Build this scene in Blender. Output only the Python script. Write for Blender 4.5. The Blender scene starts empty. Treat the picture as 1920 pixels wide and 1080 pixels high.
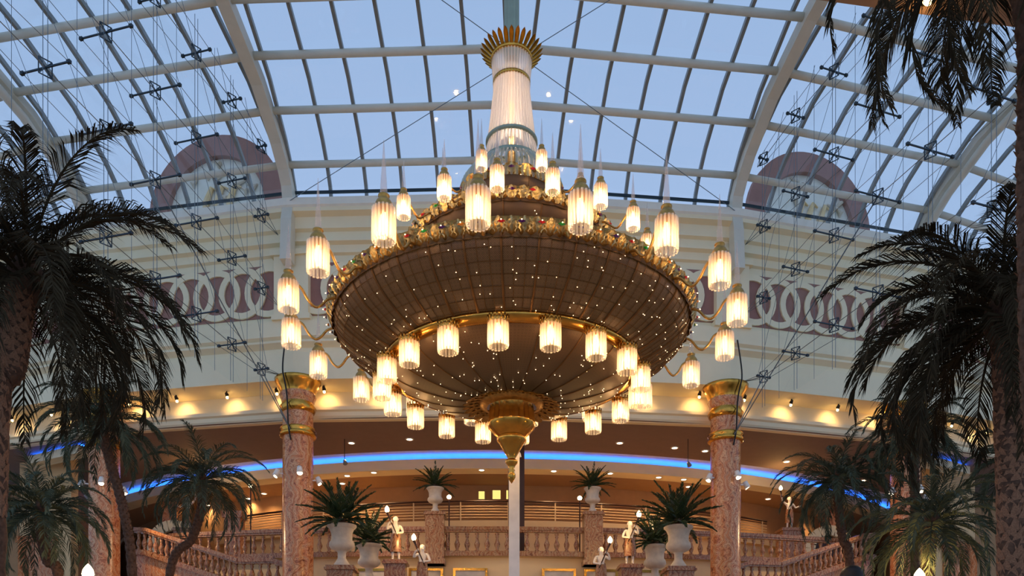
import bpy, math, random
from mathutils import Vector, Matrix, Quaternion
random.seed(7)
S = bpy.context.scene
COL = S.collection
pi = math.pi
# ------------------------------------------------------------------ camera, world, exposure
F, HOR = 1500.0, 1306.0          # focal length and horizon row, in pixels of the 1920x1080 frame
CZ = 1.6                         # eye height above the hall floor
PSI = math.radians(2.1)          # the facade stands turned by this against the picture plane
XO = 0.1
cp, sp = math.cos(PSI), math.sin(PSI)
def C2W(x, d, h):                # right of the eye, ahead of the eye, above the eye -> world
    ux, uy = x - XO, d - 29.5
    return Vector((ux*cp + uy*sp, 29.5 - ux*sp + uy*cp, h + CZ))
def P(px, py, d):
    return C2W((px-960)/F*d, d, (HOR-py)/F*d)
cam = bpy.data.cameras.new('camera'); camo = bpy.data.objects.new('camera', cam); COL.objects.link(camo)
camo.location = C2W(0, 0, 0); camo.rotation_euler = (pi/2, 0, -PSI)
cam.sensor_width = 36; cam.lens = 36*F/1920; cam.shift_y = (HOR-540)/1920; cam.clip_end = 400; cam.clip_start = .1
S.camera = camo
w = bpy.data.worlds.new('world'); S.world = w; w.use_nodes = True
nt = w.node_tree; bg = nt.nodes['Background']
tc = nt.nodes.new('ShaderNodeTexCoord'); sx = nt.nodes.new('ShaderNodeSeparateXYZ'); rp = nt.nodes.new('ShaderNodeValToRGB')
nt.links.new(tc.outputs['Generated'], sx.inputs[0]); nt.links.new(sx.outputs['Z'], rp.inputs[0]); nt.links.new(rp.outputs[0], bg.inputs[0])
rp.color_ramp.elements[0].position = .0; rp.color_ramp.elements[0].color = (.43, .56, .80, 1)
rp.color_ramp.elements[1].position = 1.; rp.color_ramp.elements[1].color = (.25, .41, .68, 1)
e = rp.color_ramp.elements.new(.5); e.color = (.36, .50, .76, 1)
bg.inputs[1].default_value = .86
S.view_settings.view_transform = 'Standard'; S.view_settings.look = 'None'
S.view_settings.exposure = .3; S.view_settings.gamma = 1; S.view_settings.use_curve_mapping = False

# ------------------------------------------------------------------ materials
def lin(c):
    return tuple(((v/255)/12.92 if v/255 <= .04045 else ((v/255+.055)/1.055)**2.4) for v in c)
def base_mat(name):
    m = bpy.data.materials.new(name); m.use_nodes = True
    return m, m.node_tree.nodes, m.node_tree.links, m.node_tree.nodes['Principled BSDF']
def coords(N, L, scale=1.0, rnd=True):
    t = N.new('ShaderNodeTexCoord'); mp = N.new('ShaderNodeMapping')
    mp.inputs['Scale'].default_value = (scale,)*3 if not isinstance(scale, tuple) else scale
    L.new(t.outputs['Object'], mp.inputs[0])
    if rnd:
        oi = N.new('ShaderNodeObjectInfo'); vm = N.new('ShaderNodeVectorMath'); vm.operation = 'SCALE'
        cx = N.new('ShaderNodeCombineXYZ')
        for i in range(3): L.new(oi.outputs['Random'], cx.inputs[i])
        L.new(cx.outputs[0], vm.inputs[0]); vm.inputs['Scale'].default_value = 37
        L.new(vm.outputs[0], mp.inputs['Location'])
    return mp.outputs[0]
def paint(name, rgb, rough=.6, metal=0, var=.08, scale=3., bump=0, spec=.4):
    m, N, L, b = base_mat(name)
    c = lin(rgb)
    n = N.new('ShaderNodeTexNoise'); n.inputs['Scale'].default_value = scale; n.inputs['Detail'].default_value = 4
    L.new(coords(N, L), n.inputs[0])
    r = N.new('ShaderNodeValToRGB'); L.new(n.outputs[0], r.inputs[0])
    r.color_ramp.elements[0].position = .3; r.color_ramp.elements[1].position = .7
    r.color_ramp.elements[0].color = tuple(max(0, x*(1-var)) for x in c)+(1,)
    r.color_ramp.elements[1].color = tuple(min(1, x*(1+var)) for x in c)+(1,)
    L.new(r.outputs[0], b.inputs['Base Color'])
    b.inputs['Roughness'].default_value = rough; b.inputs['Metallic'].default_value = metal
    b.inputs['Specular IOR Level'].default_value = spec
    if bump:
        bp = N.new('ShaderNodeBump'); bp.inputs['Strength'].default_value = bump; bp.inputs['Distance'].default_value = .03
        L.new(n.outputs[0], bp.inputs['Height']); L.new(bp.outputs[0], b.inputs['Normal'])
    return m
def marble(name, cols, scale=1.3, rough=.25):
    m, N, L, b = base_mat(name)
    co = coords(N, L, scale)
    n1 = N.new('ShaderNodeTexNoise'); n1.inputs['Scale'].default_value = 1.6; n1.inputs['Detail'].default_value = 6; n1.inputs['Distortion'].default_value = 2.2
    L.new(co, n1.inputs[0])
    w1 = N.new('ShaderNodeTexWave'); w1.inputs['Scale'].default_value = .9; w1.inputs['Distortion'].default_value = 16
    w1.inputs['Detail'].default_value = 4; w1.inputs['Detail Scale'].default_value = 1.4
    L.new(co, w1.inputs[0])
    mx = N.new('ShaderNodeMix'); mx.data_type = 'FLOAT'; mx.inputs[0].default_value = .5
    L.new(n1.outputs[0], mx.inputs[2]); L.new(w1.outputs['Fac'], mx.inputs[3])
    r = N.new('ShaderNodeValToRGB'); L.new(mx.outputs[0], r.inputs[0])
    el = r.color_ramp.elements
    el[0].position = .15; el[0].color = lin(cols[0])+(1,)
    el[1].position = .85; el[1].color = lin(cols[-1])+(1,)
    for i, c in enumerate(cols[1:-1]):
        q = el.new(.15+.7*(i+1)/(len(cols)-1)); q.color = lin(c)+(1,)
    L.new(r.outputs[0], b.inputs['Base Color']); b.inputs['Roughness'].default_value = rough
    return m
def emit(name, rgb, s):
    m = bpy.data.materials.new(name); m.use_nodes = True; N = m.node_tree.nodes; N.clear()
    e_ = N.new('ShaderNodeEmission'); e_.inputs[0].default_value = lin(rgb)+(1,); e_.inputs[1].default_value = s
    o = N.new('ShaderNodeOutputMaterial'); m.node_tree.links.new(e_.outputs[0], o.inputs[0]); return m
def glassy(name, tint, transp, transl=0., rough=.03, gl=(1, 1, 1), graze=.5):
    """clear sheet: transparent, some translucency, a gloss that follows the angle"""
    m = bpy.data.materials.new(name); m.use_nodes = True; N = m.node_tree.nodes; L = m.node_tree.links; N.clear()
    o = N.new('ShaderNodeOutputMaterial'); t = N.new('ShaderNodeBsdfTransparent'); t.inputs[0].default_value = tint+(1,)
    g = N.new('ShaderNodeBsdfGlossy'); g.inputs['Roughness'].default_value = rough; g.inputs[0].default_value = gl+(1,)
    lw = N.new('ShaderNodeLayerWeight'); lw.inputs[0].default_value = .5
    pw = N.new('ShaderNodeMath'); pw.operation = 'POWER'; pw.inputs[1].default_value = 5; L.new(lw.outputs['Facing'], pw.inputs[0])
    fr = N.new('ShaderNodeMath'); fr.operation = 'MULTIPLY_ADD'; fr.inputs[1].default_value = graze; fr.inputs[2].default_value = .035; L.new(pw.outputs[0], fr.inputs[0])
    mx = N.new('ShaderNodeMixShader'); L.new(fr.outputs[0], mx.inputs[0]); L.new(g.outputs[0], mx.inputs[2])
    if transl:
        tl = N.new('ShaderNodeBsdfTranslucent'); tl.inputs[0].default_value = (.95, .93, .9, 1)
        m2 = N.new('ShaderNodeMixShader'); m2.inputs[0].default_value = transl
        L.new(t.outputs[0], m2.inputs[1]); L.new(tl.outputs[0], m2.inputs[2]); L.new(m2.outputs[0], mx.inputs[1])
    else:
        L.new(t.outputs[0], mx.inputs[1])
    L.new(mx.outputs[0], o.inputs[0]); return m
def filigree(name, dark, light, su, sv, transl=.25):
    """pierced brass sheet: rows of small rings, driven by the UV map"""
    m, N, L, b = base_mat(name)
    uv = N.new('ShaderNodeUVMap'); mp = N.new('ShaderNodeMapping'); mp.inputs['Scale'].default_value = (su, sv, 1)
    L.new(uv.outputs[0], mp.inputs[0])
    fr = N.new('ShaderNodeVectorMath'); fr.operation = 'FRACTION'; L.new(mp.outputs[0], fr.inputs[0])
    sb = N.new('ShaderNodeVectorMath'); sb.operation = 'SUBTRACT'; sb.inputs[1].default_value = (.5, .5, 0); L.new(fr.outputs[0], sb.inputs[0])
    ln = N.new('ShaderNodeVectorMath'); ln.operation = 'LENGTH'; L.new(sb.outputs[0], ln.inputs[0])
    r = N.new('ShaderNodeValToRGB'); L.new(ln.outputs['Value'], r.inputs[0])
    el = r.color_ramp.elements
    el[0].position = 0; el[0].color = lin(light)+(1,); el[1].position = .62; el[1].color = lin(light)+(1,)
    for p_, c_ in ((.12, light), (.17, dark), (.27, dark), (.33, light), (.43, light), (.5, dark)):
        q = el.new(p_); q.color = lin(c_)+(1,)
    L.new(r.outputs[0], b.inputs['Base Color']); b.inputs['Roughness'].default_value = .45; b.inputs['Metallic'].default_value = .35
    out = [x for x in N if x.type == 'OUTPUT_MATERIAL'][0]
    tl = N.new('ShaderNodeBsdfTranslucent'); tl.inputs[0].default_value = lin((240, 205, 140))+(1,)
    mx = N.new('ShaderNodeMixShader'); mx.inputs[0].default_value = transl
    L.new(b.outputs[0], mx.inputs[1]); L.new(tl.outputs[0], mx.inputs[2]); L.new(mx.outputs[0], out.inputs[0])
    return m
M = {}
M['cream'] = paint('cream plaster', (236, 224, 190), .7, var=.04, scale=.8)
M['cream2'] = paint('lamp warmed cream plaster', (228, 198, 148), .7, var=.05, scale=.8)  # warm lamplight on balcony, gallery and wing walls put into the cream
M['white_trim'] = paint('white painted trim', (232, 228, 214), .55, var=.03)
M['mauve'] = paint('mauve panel', (150, 108, 98), .7, var=.08, scale=2)
M['steel'] = paint('white painted steel', (214, 210, 194), .4, var=.03)
M['mullion'] = paint('grey aluminium mullion', (128, 134, 134), .4, var=.05)
M['cable'] = paint('steel cable', (104, 118, 128), .4, .4, .05)
M['strut'] = paint('dark steel strut', (52, 66, 76), .4, .5, .05)
M['gold'] = paint('polished gold', (214, 160, 72), .22, 1., .15, 5, .1)
M['bronze'] = paint('aged gold leaf', (186, 142, 74), .36, .9, .3, 9, .3)
M['crown'] = paint('gold crown leaf', (196, 140, 48), .28, 1., .2, 9, .1)
M['crust'] = paint('pale gilded foliage', (184, 166, 118), .32, 1., .3, 14, .5)
M['darkbronze'] = paint('dull dark bronze', (112, 80, 46), .5, .7, .15, 6)
M['bellglass'] = glassy('green tinted crystal', (.80, .90, .86), 1, .4, .06)
M['verd'] = paint('green grey fluted metal', (146, 158, 140), .45, .3, .08)
M['rosemarble'] = marble('rose marble', [(112, 56, 32), (196, 118, 72), (224, 160, 108), (164, 92, 54), (226, 172, 124), (140, 74, 44)], 1.3)
M['brownmarble'] = marble('brown marble', [(70, 36, 22), (142, 86, 52), (184, 132, 90), (98, 54, 34), (188, 146, 106), (80, 42, 26)], 2.2)
M['stone'] = paint('pale carved stone', (206, 192, 172), .75, var=.1, scale=6, bump=.3)
M['whitestone'] = paint('white marble figure', (236, 226, 212), .4, var=.05, scale=6)
M['ceil'] = paint('brown ceiling', (132, 112, 104), .8, var=.04)
M['ceil2'] = paint('tan ceiling', (156, 126, 102), .8, var=.04)
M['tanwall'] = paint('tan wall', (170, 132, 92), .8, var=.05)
M['darkwood'] = paint('dark brown wood', (66, 38, 26), .5, var=.15)
M['floor'] = marble('floor stone', [(150, 120, 96), (190, 164, 138), (170, 140, 112)], .3)
M['trunk'] = paint('palm trunk fibre', (92, 66, 50), .9, var=.4, scale=14, bump=.8)
M['boot'] = paint('palm leaf base', (146, 106, 80), .9, var=.3, scale=10, bump=.5)
M['frond_dark'] = paint('dark preserved palm leaf', (62, 52, 36), .85, var=.35, scale=4, spec=.1)
M['frond_green'] = paint('grey green palm leaf', (72, 80, 62), .75, var=.3, scale=4, spec=.2)
M['cycad'] = paint('deep green cycad leaf', (46, 64, 34), .5, var=.35, scale=5)
M['black'] = paint('black metal', (30, 26, 24), .5)
M['white'] = paint('white enamel', (236, 232, 224), .4)
M['glass'] = glassy('roof glass', (.97, .985, .99), 1)
M['netglass'] = glassy('screen glass', (.95, .975, .98), 1, graze=.25)
M['crystal'] = glassy('crystal rod', (.97, .95, .92), 1, .45, .08)
M['spike'] = glassy('clear glass spike', (.88, .90, .93), 1, .25, .05)
M['bulb'] = emit('lamp bulb', (255, 200, 130), 4.5)
M['star'] = emit('fairy light', (255, 214, 160), 5)
M['flame'] = emit('torch flame', (255, 226, 170), 9)
M['down'] = emit('downlight', (255, 232, 196), 6)
M['spotbulb'] = emit('spot bulb', (255, 206, 130), 20)
M['led'] = emit('blue led strip', (30, 96, 255), 14)
M['litwin'] = emit('lit window', (236, 214, 120), 1.1)
M['mesh_out'] = filigree('pierced brass panel', (34, 23, 17), (104, 80, 60), 9, 22, .05)
M['mesh_in'] = filigree('dark pierced panel', (34, 23, 17), (104, 80, 60), 12, 30, .05)
for k, c in dict(gem_violet=(70, 20, 90), gem_red=(190, 24, 30), gem_green=(40, 150, 50), gem_amber=(220, 130, 30)).items():
    M[k] = paint(k.replace('_', ' '), c, .12, 0, .1, spec=.8)

# ------------------------------------------------------------------ mesh helpers
class MB:
    def __init__(s): s.v = []; s.f = []; s.uv = None
    def add(s, vs, fs):
        o = len(s.v); s.v += [tuple(x) for x in vs]; s.f += [tuple(i+o for i in f) for f in fs]; return s
    def quad(s, *p): return s.add(p, [tuple(range(len(p)))])
    def obox(s, c, a, b, d):     # centre and three half-vectors
        c, a, b, d = map(Vector, (c, a, b, d))
        vs = [c+i*a+j*b+k*d for k in (-1, 1) for j in (-1, 1) for i in (-1, 1)]
        return s.add(vs, [(0, 2, 3, 1), (4, 5, 7, 6), (0, 1, 5, 4), (2, 6, 7, 3), (0, 4, 6, 2), (1, 3, 7, 5)])
    def box(s, x0, x1, y0, y1, z0, z1):
        return s.obox(((x0+x1)/2, (y0+y1)/2, (z0+z1)/2), ((x1-x0)/2, 0, 0), (0, (y1-y0)/2, 0), (0, 0, (z1-z0)/2))
    def bar(s, p, q, w_, h_, up=(0, 0, 1)):
        p, q = Vector(p), Vector(q); d = (q-p); l = d.length; d.normalize()
        u = Vector(up); sd = d.cross(u)
        if sd.length < 1e-4: sd = d.cross(Vector((1, 0, 0)))
        sd.normalize(); u = sd.cross(d)
        return s.obox((p+q)/2, d*l/2, sd*w_/2, u*h_/2)
    def tube(s, pts, r, seg=6, caps=True):
        pts = [Vector(p) for p in pts]; n = len(pts); o = len(s.v)
        rs = r if isinstance(r, (list, tuple)) else [r]*n
        ref = None; vs = []; fs = []
        for i, p in enumerate(pts):
            t = (pts[min(i+1, n-1)]-pts[max(i-1, 0)]).normalized()
            if ref is None:
                ref = t.cross(Vector((0, 0, 1)))
                if ref.length < 1e-3: ref = t.cross(Vector((0, 1, 0)))
            ref = (ref - t*ref.dot(t)).normalized(); b = t.cross(ref)
            for k in range(seg):
                a = 2*pi*k/seg; vs.append(p+(ref*math.cos(a)+b*math.sin(a))*rs[i])
        for i in range(n-1):
            for k in range(seg):
                k2 = (k+1) % seg; fs.append((i*seg+k, i*seg+k2, (i+1)*seg+k2, (i+1)*seg+k))
        if caps: fs += [tuple(range(seg))[::-1], tuple((n-1)*seg+k for k in range(seg))]
        return s.add(vs, fs)
    def lathe(s, prof, seg=24, c=(0, 0), flute=0, caps=False):
        vs = []; fs = []; n = len(prof)
        for i, (r, z) in enumerate(prof):
            for k in range(seg):
                a = 2*pi*k/seg; rr = r*(1-(flute if k % 2 else 0)); vs.append((c[0]+rr*math.sin(a), c[1]-rr*math.cos(a), z))
        for i in range(n-1):
            for k in range(seg):
                k2 = (k+1) % seg; fs.append((i*seg+k, i*seg+k2, (i+1)*seg+k2, (i+1)*seg+k))
        if caps: fs += [tuple(range(seg))[::-1], tuple((n-1)*seg+k for k in range(seg))]
        return s.add(vs, fs)
    def mesh(s, name, mat, smooth=False):
        me = bpy.data.meshes.new(name); me.from_pydata(s.v, [], s.f)
        if s.uv:
            ul = me.uv_layers.new(name='UVMap'); k = 0
            for p in me.polygons:
                for li in p.loop_indices: ul.data[li].uv = s.uv[k]; k += 1
        if smooth: me.shade_smooth()
        me.materials.append(M[mat]); me.update(); return me
    def build(s, name, mat, parent=None, smooth=False, loc=None):
        return ob(name, s.mesh(name, mat, smooth), parent, loc)
def ob(name, data, parent=None, loc=None, rot=None, sc=None):
    o = bpy.data.objects.new(name, data); COL.objects.link(o)
    if parent: o.parent = parent
    if loc is not None: o.location = loc
    if rot is not None: o.rotation_euler = rot
    if sc is not None: o.scale = sc
    return o
def tag(o, label, cat, group=None):
    o['label'] = label; o['category'] = cat
    if group: o['group'] = group
    return o
def struct(o, label=None):
    o['kind'] = 'structure'
    if label: o['label'] = label
    return o
def empty(name, loc=(0, 0, 0), rz=0):
    o = ob(name, None, None, loc, (0, 0, rz)); o.empty_display_size = .2; return o
SD = {-1: 'on the leaning shaggy palm side', 1: 'on the thick woven palm side'}
def copy_tree(o, parent=None):
    c = o.copy(); COL.objects.link(c); c.parent = parent
    for ch in list(o.children): copy_tree(ch, c)
    return c
def offscreen(p):                # does a world point fall outside the picture?
    ux, uy = p[0]*cp-(p[1]-29.5)*sp+XO, p[0]*sp+(p[1]-29.5)*cp+29.5
    if uy < .1: return True
    px, py = 960+F*ux/uy, HOR-F*(p[2]-CZ)/uy
    return not (0 <= px <= 1920 and 0 <= py <= 1080)
def light(name, kind, loc, energy, rgb, parent=None, size=.1, aim=None, cone=None, blend=.6):
    if parent is None and offscreen(loc): name += '_offscreen'
    l = bpy.data.lights.new(name, kind); l.energy = energy; l.color = lin(rgb)
    if kind != 'SUN': l.shadow_soft_size = size
    if cone: l.spot_size = math.radians(cone); l.spot_blend = blend
    o = ob(name, l, parent, loc)
    if aim is not None:
        o.rotation_mode = 'QUATERNION'; o.rotation_quaternion = (Vector(aim)-Vector(loc)).to_track_quat('-Z', 'Y')
    return o

def sm(pts, n=3):                 # smooth a polyline (Catmull-Rom)
    P_ = [Vector(p) for p in pts]; P_ = [P_[0]]+P_+[P_[-1]]; out = []
    for i in range(1, len(P_)-2):
        for j in range(n):
            t = j/n; a, b, c, d = P_[i-1:i+3]
            out.append(.5*((2*b)+(c-a)*t+(2*a-5*b+4*c-d)*t*t+(3*b-a-3*c+d)*t**3))
    return out+[P_[-2]]

# ------------------------------------------------------------------ the building: facets around a far centre
YC, RF = 86.5, 57.0
STEP = math.radians(8.34)
def B(phi, R, h): return Vector((R*math.sin(phi), YC-R*math.cos(phi), h+CZ))
KS = list(range(-4, 5))
def sweep(prof, ks=KS, closed=False):
    mb = MB(); n = len(prof); vs = []; fs = []
    for k in ks:
        for (R, h) in prof: vs.append(B(k*STEP, R, h))
    for i in range(len(ks)-1):
        for j in range(n if closed else n-1):
            j2 = (j+1) % n; fs.append((i*n+j, (i+1)*n+j, (i+1)*n+j2, i*n+j2))
    return mb.add(vs, fs)
def facet(k, s, a, h):            # facet between vertex k and k+1: offset s along it, distance a from the centre
    m = (k+.5)*STEP; return Vector((a*math.sin(m)+s*math.cos(m), YC-a*math.cos(m)+s*math.sin(m), h+CZ))
CH = math.cos(STEP/2)
# floor
struct(MB().box(-60, 60, -12, 75, -.3, 0).build('floor', 'floor'))
# entablature
ent = struct(sweep([(52.4, 18.2), (57.5, 18.2), (57.5, 17.78), (57.25, 17.7), (57.25, 17.28), (57.1, 17.22), (57.1, 16.98), (57.2, 16.94), (57.2, 16.84),
                    (57.02, 16.78), (57.02, 16.5), (56.9, 16.45), (56.9, 14.0), (57.12, 13.98), (57.12, 13.4), (57.0, 13.3), (56.98, 13.15), (56.84, 13.05), (56.84, 12.9), (56.92, 12.86),
                    (56.92, 11.85), (55.6, 11.85), (55.6, 11.15)]).build('wall_entablature', 'cream'))
struct(sweep([(57.56, 18.24), (57.56, 17.98), (57.5, 17.92), (57.0, 17.9), (57.0, 18.24)], closed=True).build('trim_1', 'white_trim'))
struct(sweep([(55.5, 11.18), (55.95, 11.18), (55.95, 11.05), (55.85, 11.0), (55.85, 10.85), (55.75, 10.72), (55.5, 10.72)], closed=True).build('trim_2', 'cream'))
struct(sweep([(56.8, 13.02), (57.06, 13.2), (57.06, 13.28), (56.8, 13.28)], closed=True).build('trim_3', 'cream'))
ring_me = {}
def annulus(ro, ri, th, seg=28):
    mb = MB(); vs = []; fs = []
    for k in range(seg):
        a = 2*pi*k/seg
        for (r, y) in ((ri, 0), (ri, -th), (ro, -th), (ro, 0)): vs.append((r*math.cos(a), y, r*math.sin(a)))
    for k in range(seg):
        k2 = (k+1) % seg
        for j in range(3): fs.append((k*4+j, k*4+j+1, k2*4+j+1, k2*4+j))
    return mb.add(vs, fs)
ring_mesh = annulus(.97, .74, .07).mesh('frieze_ring', 'cream')
for k in range(-4, 4):
    a = 56.9*CH
    m = (k+.5)*STEP
    pm = MB()
    hw = 4.1
    pm.obox(facet(k, 0, a+.012, 15.2), Vector((math.cos(m), math.sin(m), 0))*hw, Vector((math.sin(m), -math.cos(m), 0))*.012, (0, 0, .985))
    pm.build('frieze_panel', 'mauve', ent)
    for i in range(7):
        s = (i-3)*1.06
        r = ob('frieze_ring', ring_mesh, ent, facet(k, s, a+.024+(.012 if i % 2 else 0), 15.2), (0, 0, m))
for k in range(-3, 4):            # pilasters on the corners of the frieze
    p_ = MB(); d = Vector((math.cos(k*STEP), math.sin(k*STEP), 0)); n = Vector((math.sin(k*STEP), -math.cos(k*STEP), 0))
    c = B(k*STEP, 57.0, 15.2)
    p_.obox(c, d*.66, n*.14, (0, 0, 1.15)); p_.obox(c+Vector((0, 0, 1.25)), d*.78, n*.24, (0, 0, .1)); p_.obox(c-Vector((0, 0, 1.12)), d*.74, n*.2, (0, 0, .1))
    p_.build('pilaster', 'cream', ent)

# ------------------------------------------------------------------ glass roof
PROF = [(56.95, 18.2), (57.2, 18.85), (57.6, 19.35), (58.28, 19.9), (59.95, 20.8), (62.45, 21.5), (66.5, 22.1), (72, 22.5), (80, 22.7)]
def roofz(R):
    for (a, b), (c, d) in zip(PROF, PROF[1:]):
        if R <= c: return b+(d-b)*(R-a)/(c-a)
    return PROF[-1][1]
def prow(R): return HOR-F*roofz(R)/(YC-R)
def solveR(y):
    lo, hi = 56.96, 76
    for _ in range(50):
        mid = (lo+hi)/2
        if prow(mid) > y: lo = mid
        else: hi = mid
    return lo
PUR = [solveR(y) for y in (290, 186, 80, -30, -150, -290, -460)]
roof = struct(empty('ceiling', (0, YC, CZ+18)), 'curved glass roof on white steel ribs and round purlins')
def rl(v): return Vector(v)-roof.location
for R in PUR:
    for k in range(-4, 4):
        MB().tube([rl(B(k*STEP, R, roofz(R)-.17)), rl(B((k+1)*STEP, R, roofz(R)-.17))], .125, 10).build('purlin', 'steel', roof, True)
RS = [56.97, 57.2, 57.6]+[r for r in (58.28, 59.0, 59.95, 61.2, 62.45, 64.4, 66.5, 69, 72)]
for k in range(-4, 5):
    if k == 0: continue
    pts = [(R, roofz(R)) for R in RS]
    if abs(k) == 1: pts = [(57.3, 15.9), (57.25, 16.6), (57.2, 17.4)]+[(R+.05, z-.1) for R, z in pts[:1]]+pts[1:]
    mb = MB(); d = Vector((math.cos(k*STEP), math.sin(k*STEP), 0)); vs = []; fs = []
    for i, (R, z) in enumerate(pts):
        q0 = pts[max(i-1, 0)]; q1 = pts[min(i+1, len(pts)-1)]
        tR, tz = q1[0]-q0[0], q1[1]-q0[1]; l = math.hypot(tR, tz); nR, nz = tz/l, -tR/l
        wd = .2 if abs(k) == 1 else .16; dp = .42 if abs(k) == 1 else .3
        for (sd, o_) in ((-1, 0), (1, 0), (1, dp), (-1, dp)):
            vs.append(rl(B(k*STEP, R+nR*o_, z+nz*o_)+d*sd*wd))
    n = len(pts)
    for i in range(n-1):
        for j in range(4): fs.append((i*4+j, i*4+(j+1) % 4, (i+1)*4+(j+1) % 4, (i+1)*4+j))
    fs += [(0, 1, 2, 3), tuple((n-1)*4+j for j in (3, 2, 1, 0))]
    mb.add(vs, fs).build('rib', 'steel', roof)
    if abs(k) >= 2:
        MB().tube([rl(B(k*STEP, R+.35, z-.45)) for R, z in pts[1:]], .15, 10).build('rib_tube', 'steel', roof, True)
MS = [(-3+i)*1.33 for i in range(7)]
for k in range(-3, 3):
    for s in MS:
        mb = MB(); pts = [facet(k, s, R*CH, roofz(R)-.05) for R in RS]
        t = Vector((math.cos((k+.5)*STEP), math.sin((k+.5)*STEP), 0))
        for p, q in zip(pts, pts[1:]): mb.bar(rl(p), rl(q), .11, .16, up=(q-p).cross(t))
        mb.build('mullion', 'mullion', roof)
rows = [56.97, 57.6]+PUR[:6]
for k in range(-3, 3):
    for i in range(len(rows)-1):
        R0, R1 = rows[i], rows[i+1]; Rm = [R0+(R1-R0)*j/3 for j in range(4)]
        for j in range(8):
            mb = MB()
            for Ra, Rb in zip(Rm, Rm[1:]):
                def e_(R, jj):
                    lim = R*math.sin(STEP/2)
                    return -lim if jj == 0 else lim if jj == 8 else MS[jj-1]
                q = [facet(k, e_(Ra, j), Ra*CH, roofz(Ra)+.04), facet(k, e_(Ra, j+1), Ra*CH, roofz(Ra)+.04), facet(k, e_(Rb, j+1), Rb*CH, roofz(Rb)+.04), facet(k, e_(Rb, j), Rb*CH, roofz(Rb)+.04)]
                mb.quad(*[rl(x) for x in q])
            mb.build('pane', 'glass', roof)
for k in range(-3, 3):            # dark gasket rail along the foot of the glass
    MB().bar(rl(B(k*STEP, 57.22, 18.62)), rl(B((k+1)*STEP, 57.22, 18.62)), .07, .09).build('gasket_rail', 'strut', roof)
for s in (-1, 1):                 # crossed tie rods under the middle bays
    MB().tube([rl(B(s*STEP, 57.5, 18.1)), rl(B(-s*.55*STEP, 64.0, roofz(64.0)-.12))], .012, 5).build('tie_rod', 'cable', roof)

# ------------------------------------------------------------------ cable net glass screens
def cnet(side):
    def W(d, z, off=0):
        x = -(8.96+.27*(28.6-d)); p = C2W(x, d, z)
        n = Vector((cp*.965-sp*.26, -sp*.965-cp*.26, 0)); p = p+n*off
        return Vector((side*-p.x, p.y, p.z)) if side > 0 else p
    def rz(d):                    # underside of the roof above the screen
        p = W(d, 0); m = (math.floor(math.atan2(p.x, YC-p.y)/STEP)+.5)*STEP
        return roofz((p.x*math.sin(m)+(YC-p.y)*math.cos(m))/CH)
    def zt(r, d): return min(r+.085*(28.6-d), rz(d)-.25)
    DS = [15.8, 17.7, 19.55, 21.45, 23.3, 25.1, 26.9, 28.6]; RW = [11.7, 14.6, 17.2, 19.9]
    BL = [.7, 1.1, 1.4, 1.6, 1.65, 1.5, 1.0, .5]
    root = empty('cable_net_screen', W(22, 0)*1); root.location.z = CZ
    o = root.location.copy()
    tag(root, 'frameless glass screen held by a steel cable net, '+SD[side], 'glass screen', 'cable net glass screens')
    L = lambda d, z, off=0: W(d, z, off)-o
    for i, d in enumerate(DS):
        for e in (-.07, .07):
            MB().tube([L(d+e, 10.6), L(d+e, rz(d+e)-.02)], .009, 4, False).build('cable', 'cable', root)
        if i < len(DS)-1:
            dm = (d+DS[i+1])/2; MB().tube([L(dm, 10.6), L(dm, rz(dm)-.02)], .007, 4, False).build('cable', 'cable', root)
        for ri, r in enumerate(RW):
            z = zt(r, d); hl = BL[i]/2*(.65 if ri == 3 else 1)
            s = MB().bar(L(d, z, -hl), L(d, z, hl), .036, .036)
            for q in (-hl, hl): s.bar(L(d, z, q-.05), L(d, z, q+.05), .075, .075)
            s.build('strut', 'strut', root)
            x = MB(); cor = [L(d+a, z+b, c) for a, b, c in ((-.13, .2, -.07), (.13, .2, .07), (.13, -.2, .07), (-.13, -.2, -.07))]
            for a in range(4): x.bar(cor[a], cor[(a+1) % 4], .022, .022)
            x.bar(cor[0], cor[2], .028, .028); x.bar(cor[1], cor[3], .028, .028)
            x.build('spider_bracket', 'strut', root)
    bl = BL+[0]; FAR = (29.88, 29.8, 29.66, 28.95)
    for ri, r in enumerate(RW):
        fac = .65 if ri == 3 else 1
        for sg in (-1, 0, 1):
            pts = [L(d, (12.0 if ri == 0 and d > 29 else rz(d)-.05 if ri == 3 and d > 28.7 else zt(r, d)), sg*b/2*fac) for d, b in zip(DS+[FAR[ri]], bl)]
            c_ = MB()
            c_.tube(pts, .01 if sg else .015, 4, False); c_.build('cable', 'cable', root)
    for i in range(len(DS)-1):
        for ri in range(3):
            MB().tube([L(DS[i], zt(RW[ri+1], DS[i]), BL[i]/2), L(DS[i+1], zt(RW[ri], DS[i+1]), BL[i+1]/2)], .008, 4, False).build('cable', 'cable', root)
    for i in range(len(DS)-1):
        for r0, r1 in zip([10.4]+RW, RW):
            d0, d1 = DS[i]+.02, DS[i+1]-.02
            MB().quad(L(d0, zt(r0, d0)+.02), L(d1, zt(r0, d1)+.02), L(d1, zt(r1, d1)-.02), L(d0, zt(r1, d0)-.02)).build('pane', 'netglass', root)
    c1 = B(side*STEP*.985, 57.3, 9.7)
    MB().tube([L(DS[-1], 11.7), c1-o], .02, 5).build('anchor_cable', 'cable', root); MB().tube([L(DS[-4], 14.6+.085*5.3), c1-o], .02, 5).build('anchor_cable', 'cable', root)
    return root
cnet(-1); cnet(1)

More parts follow.
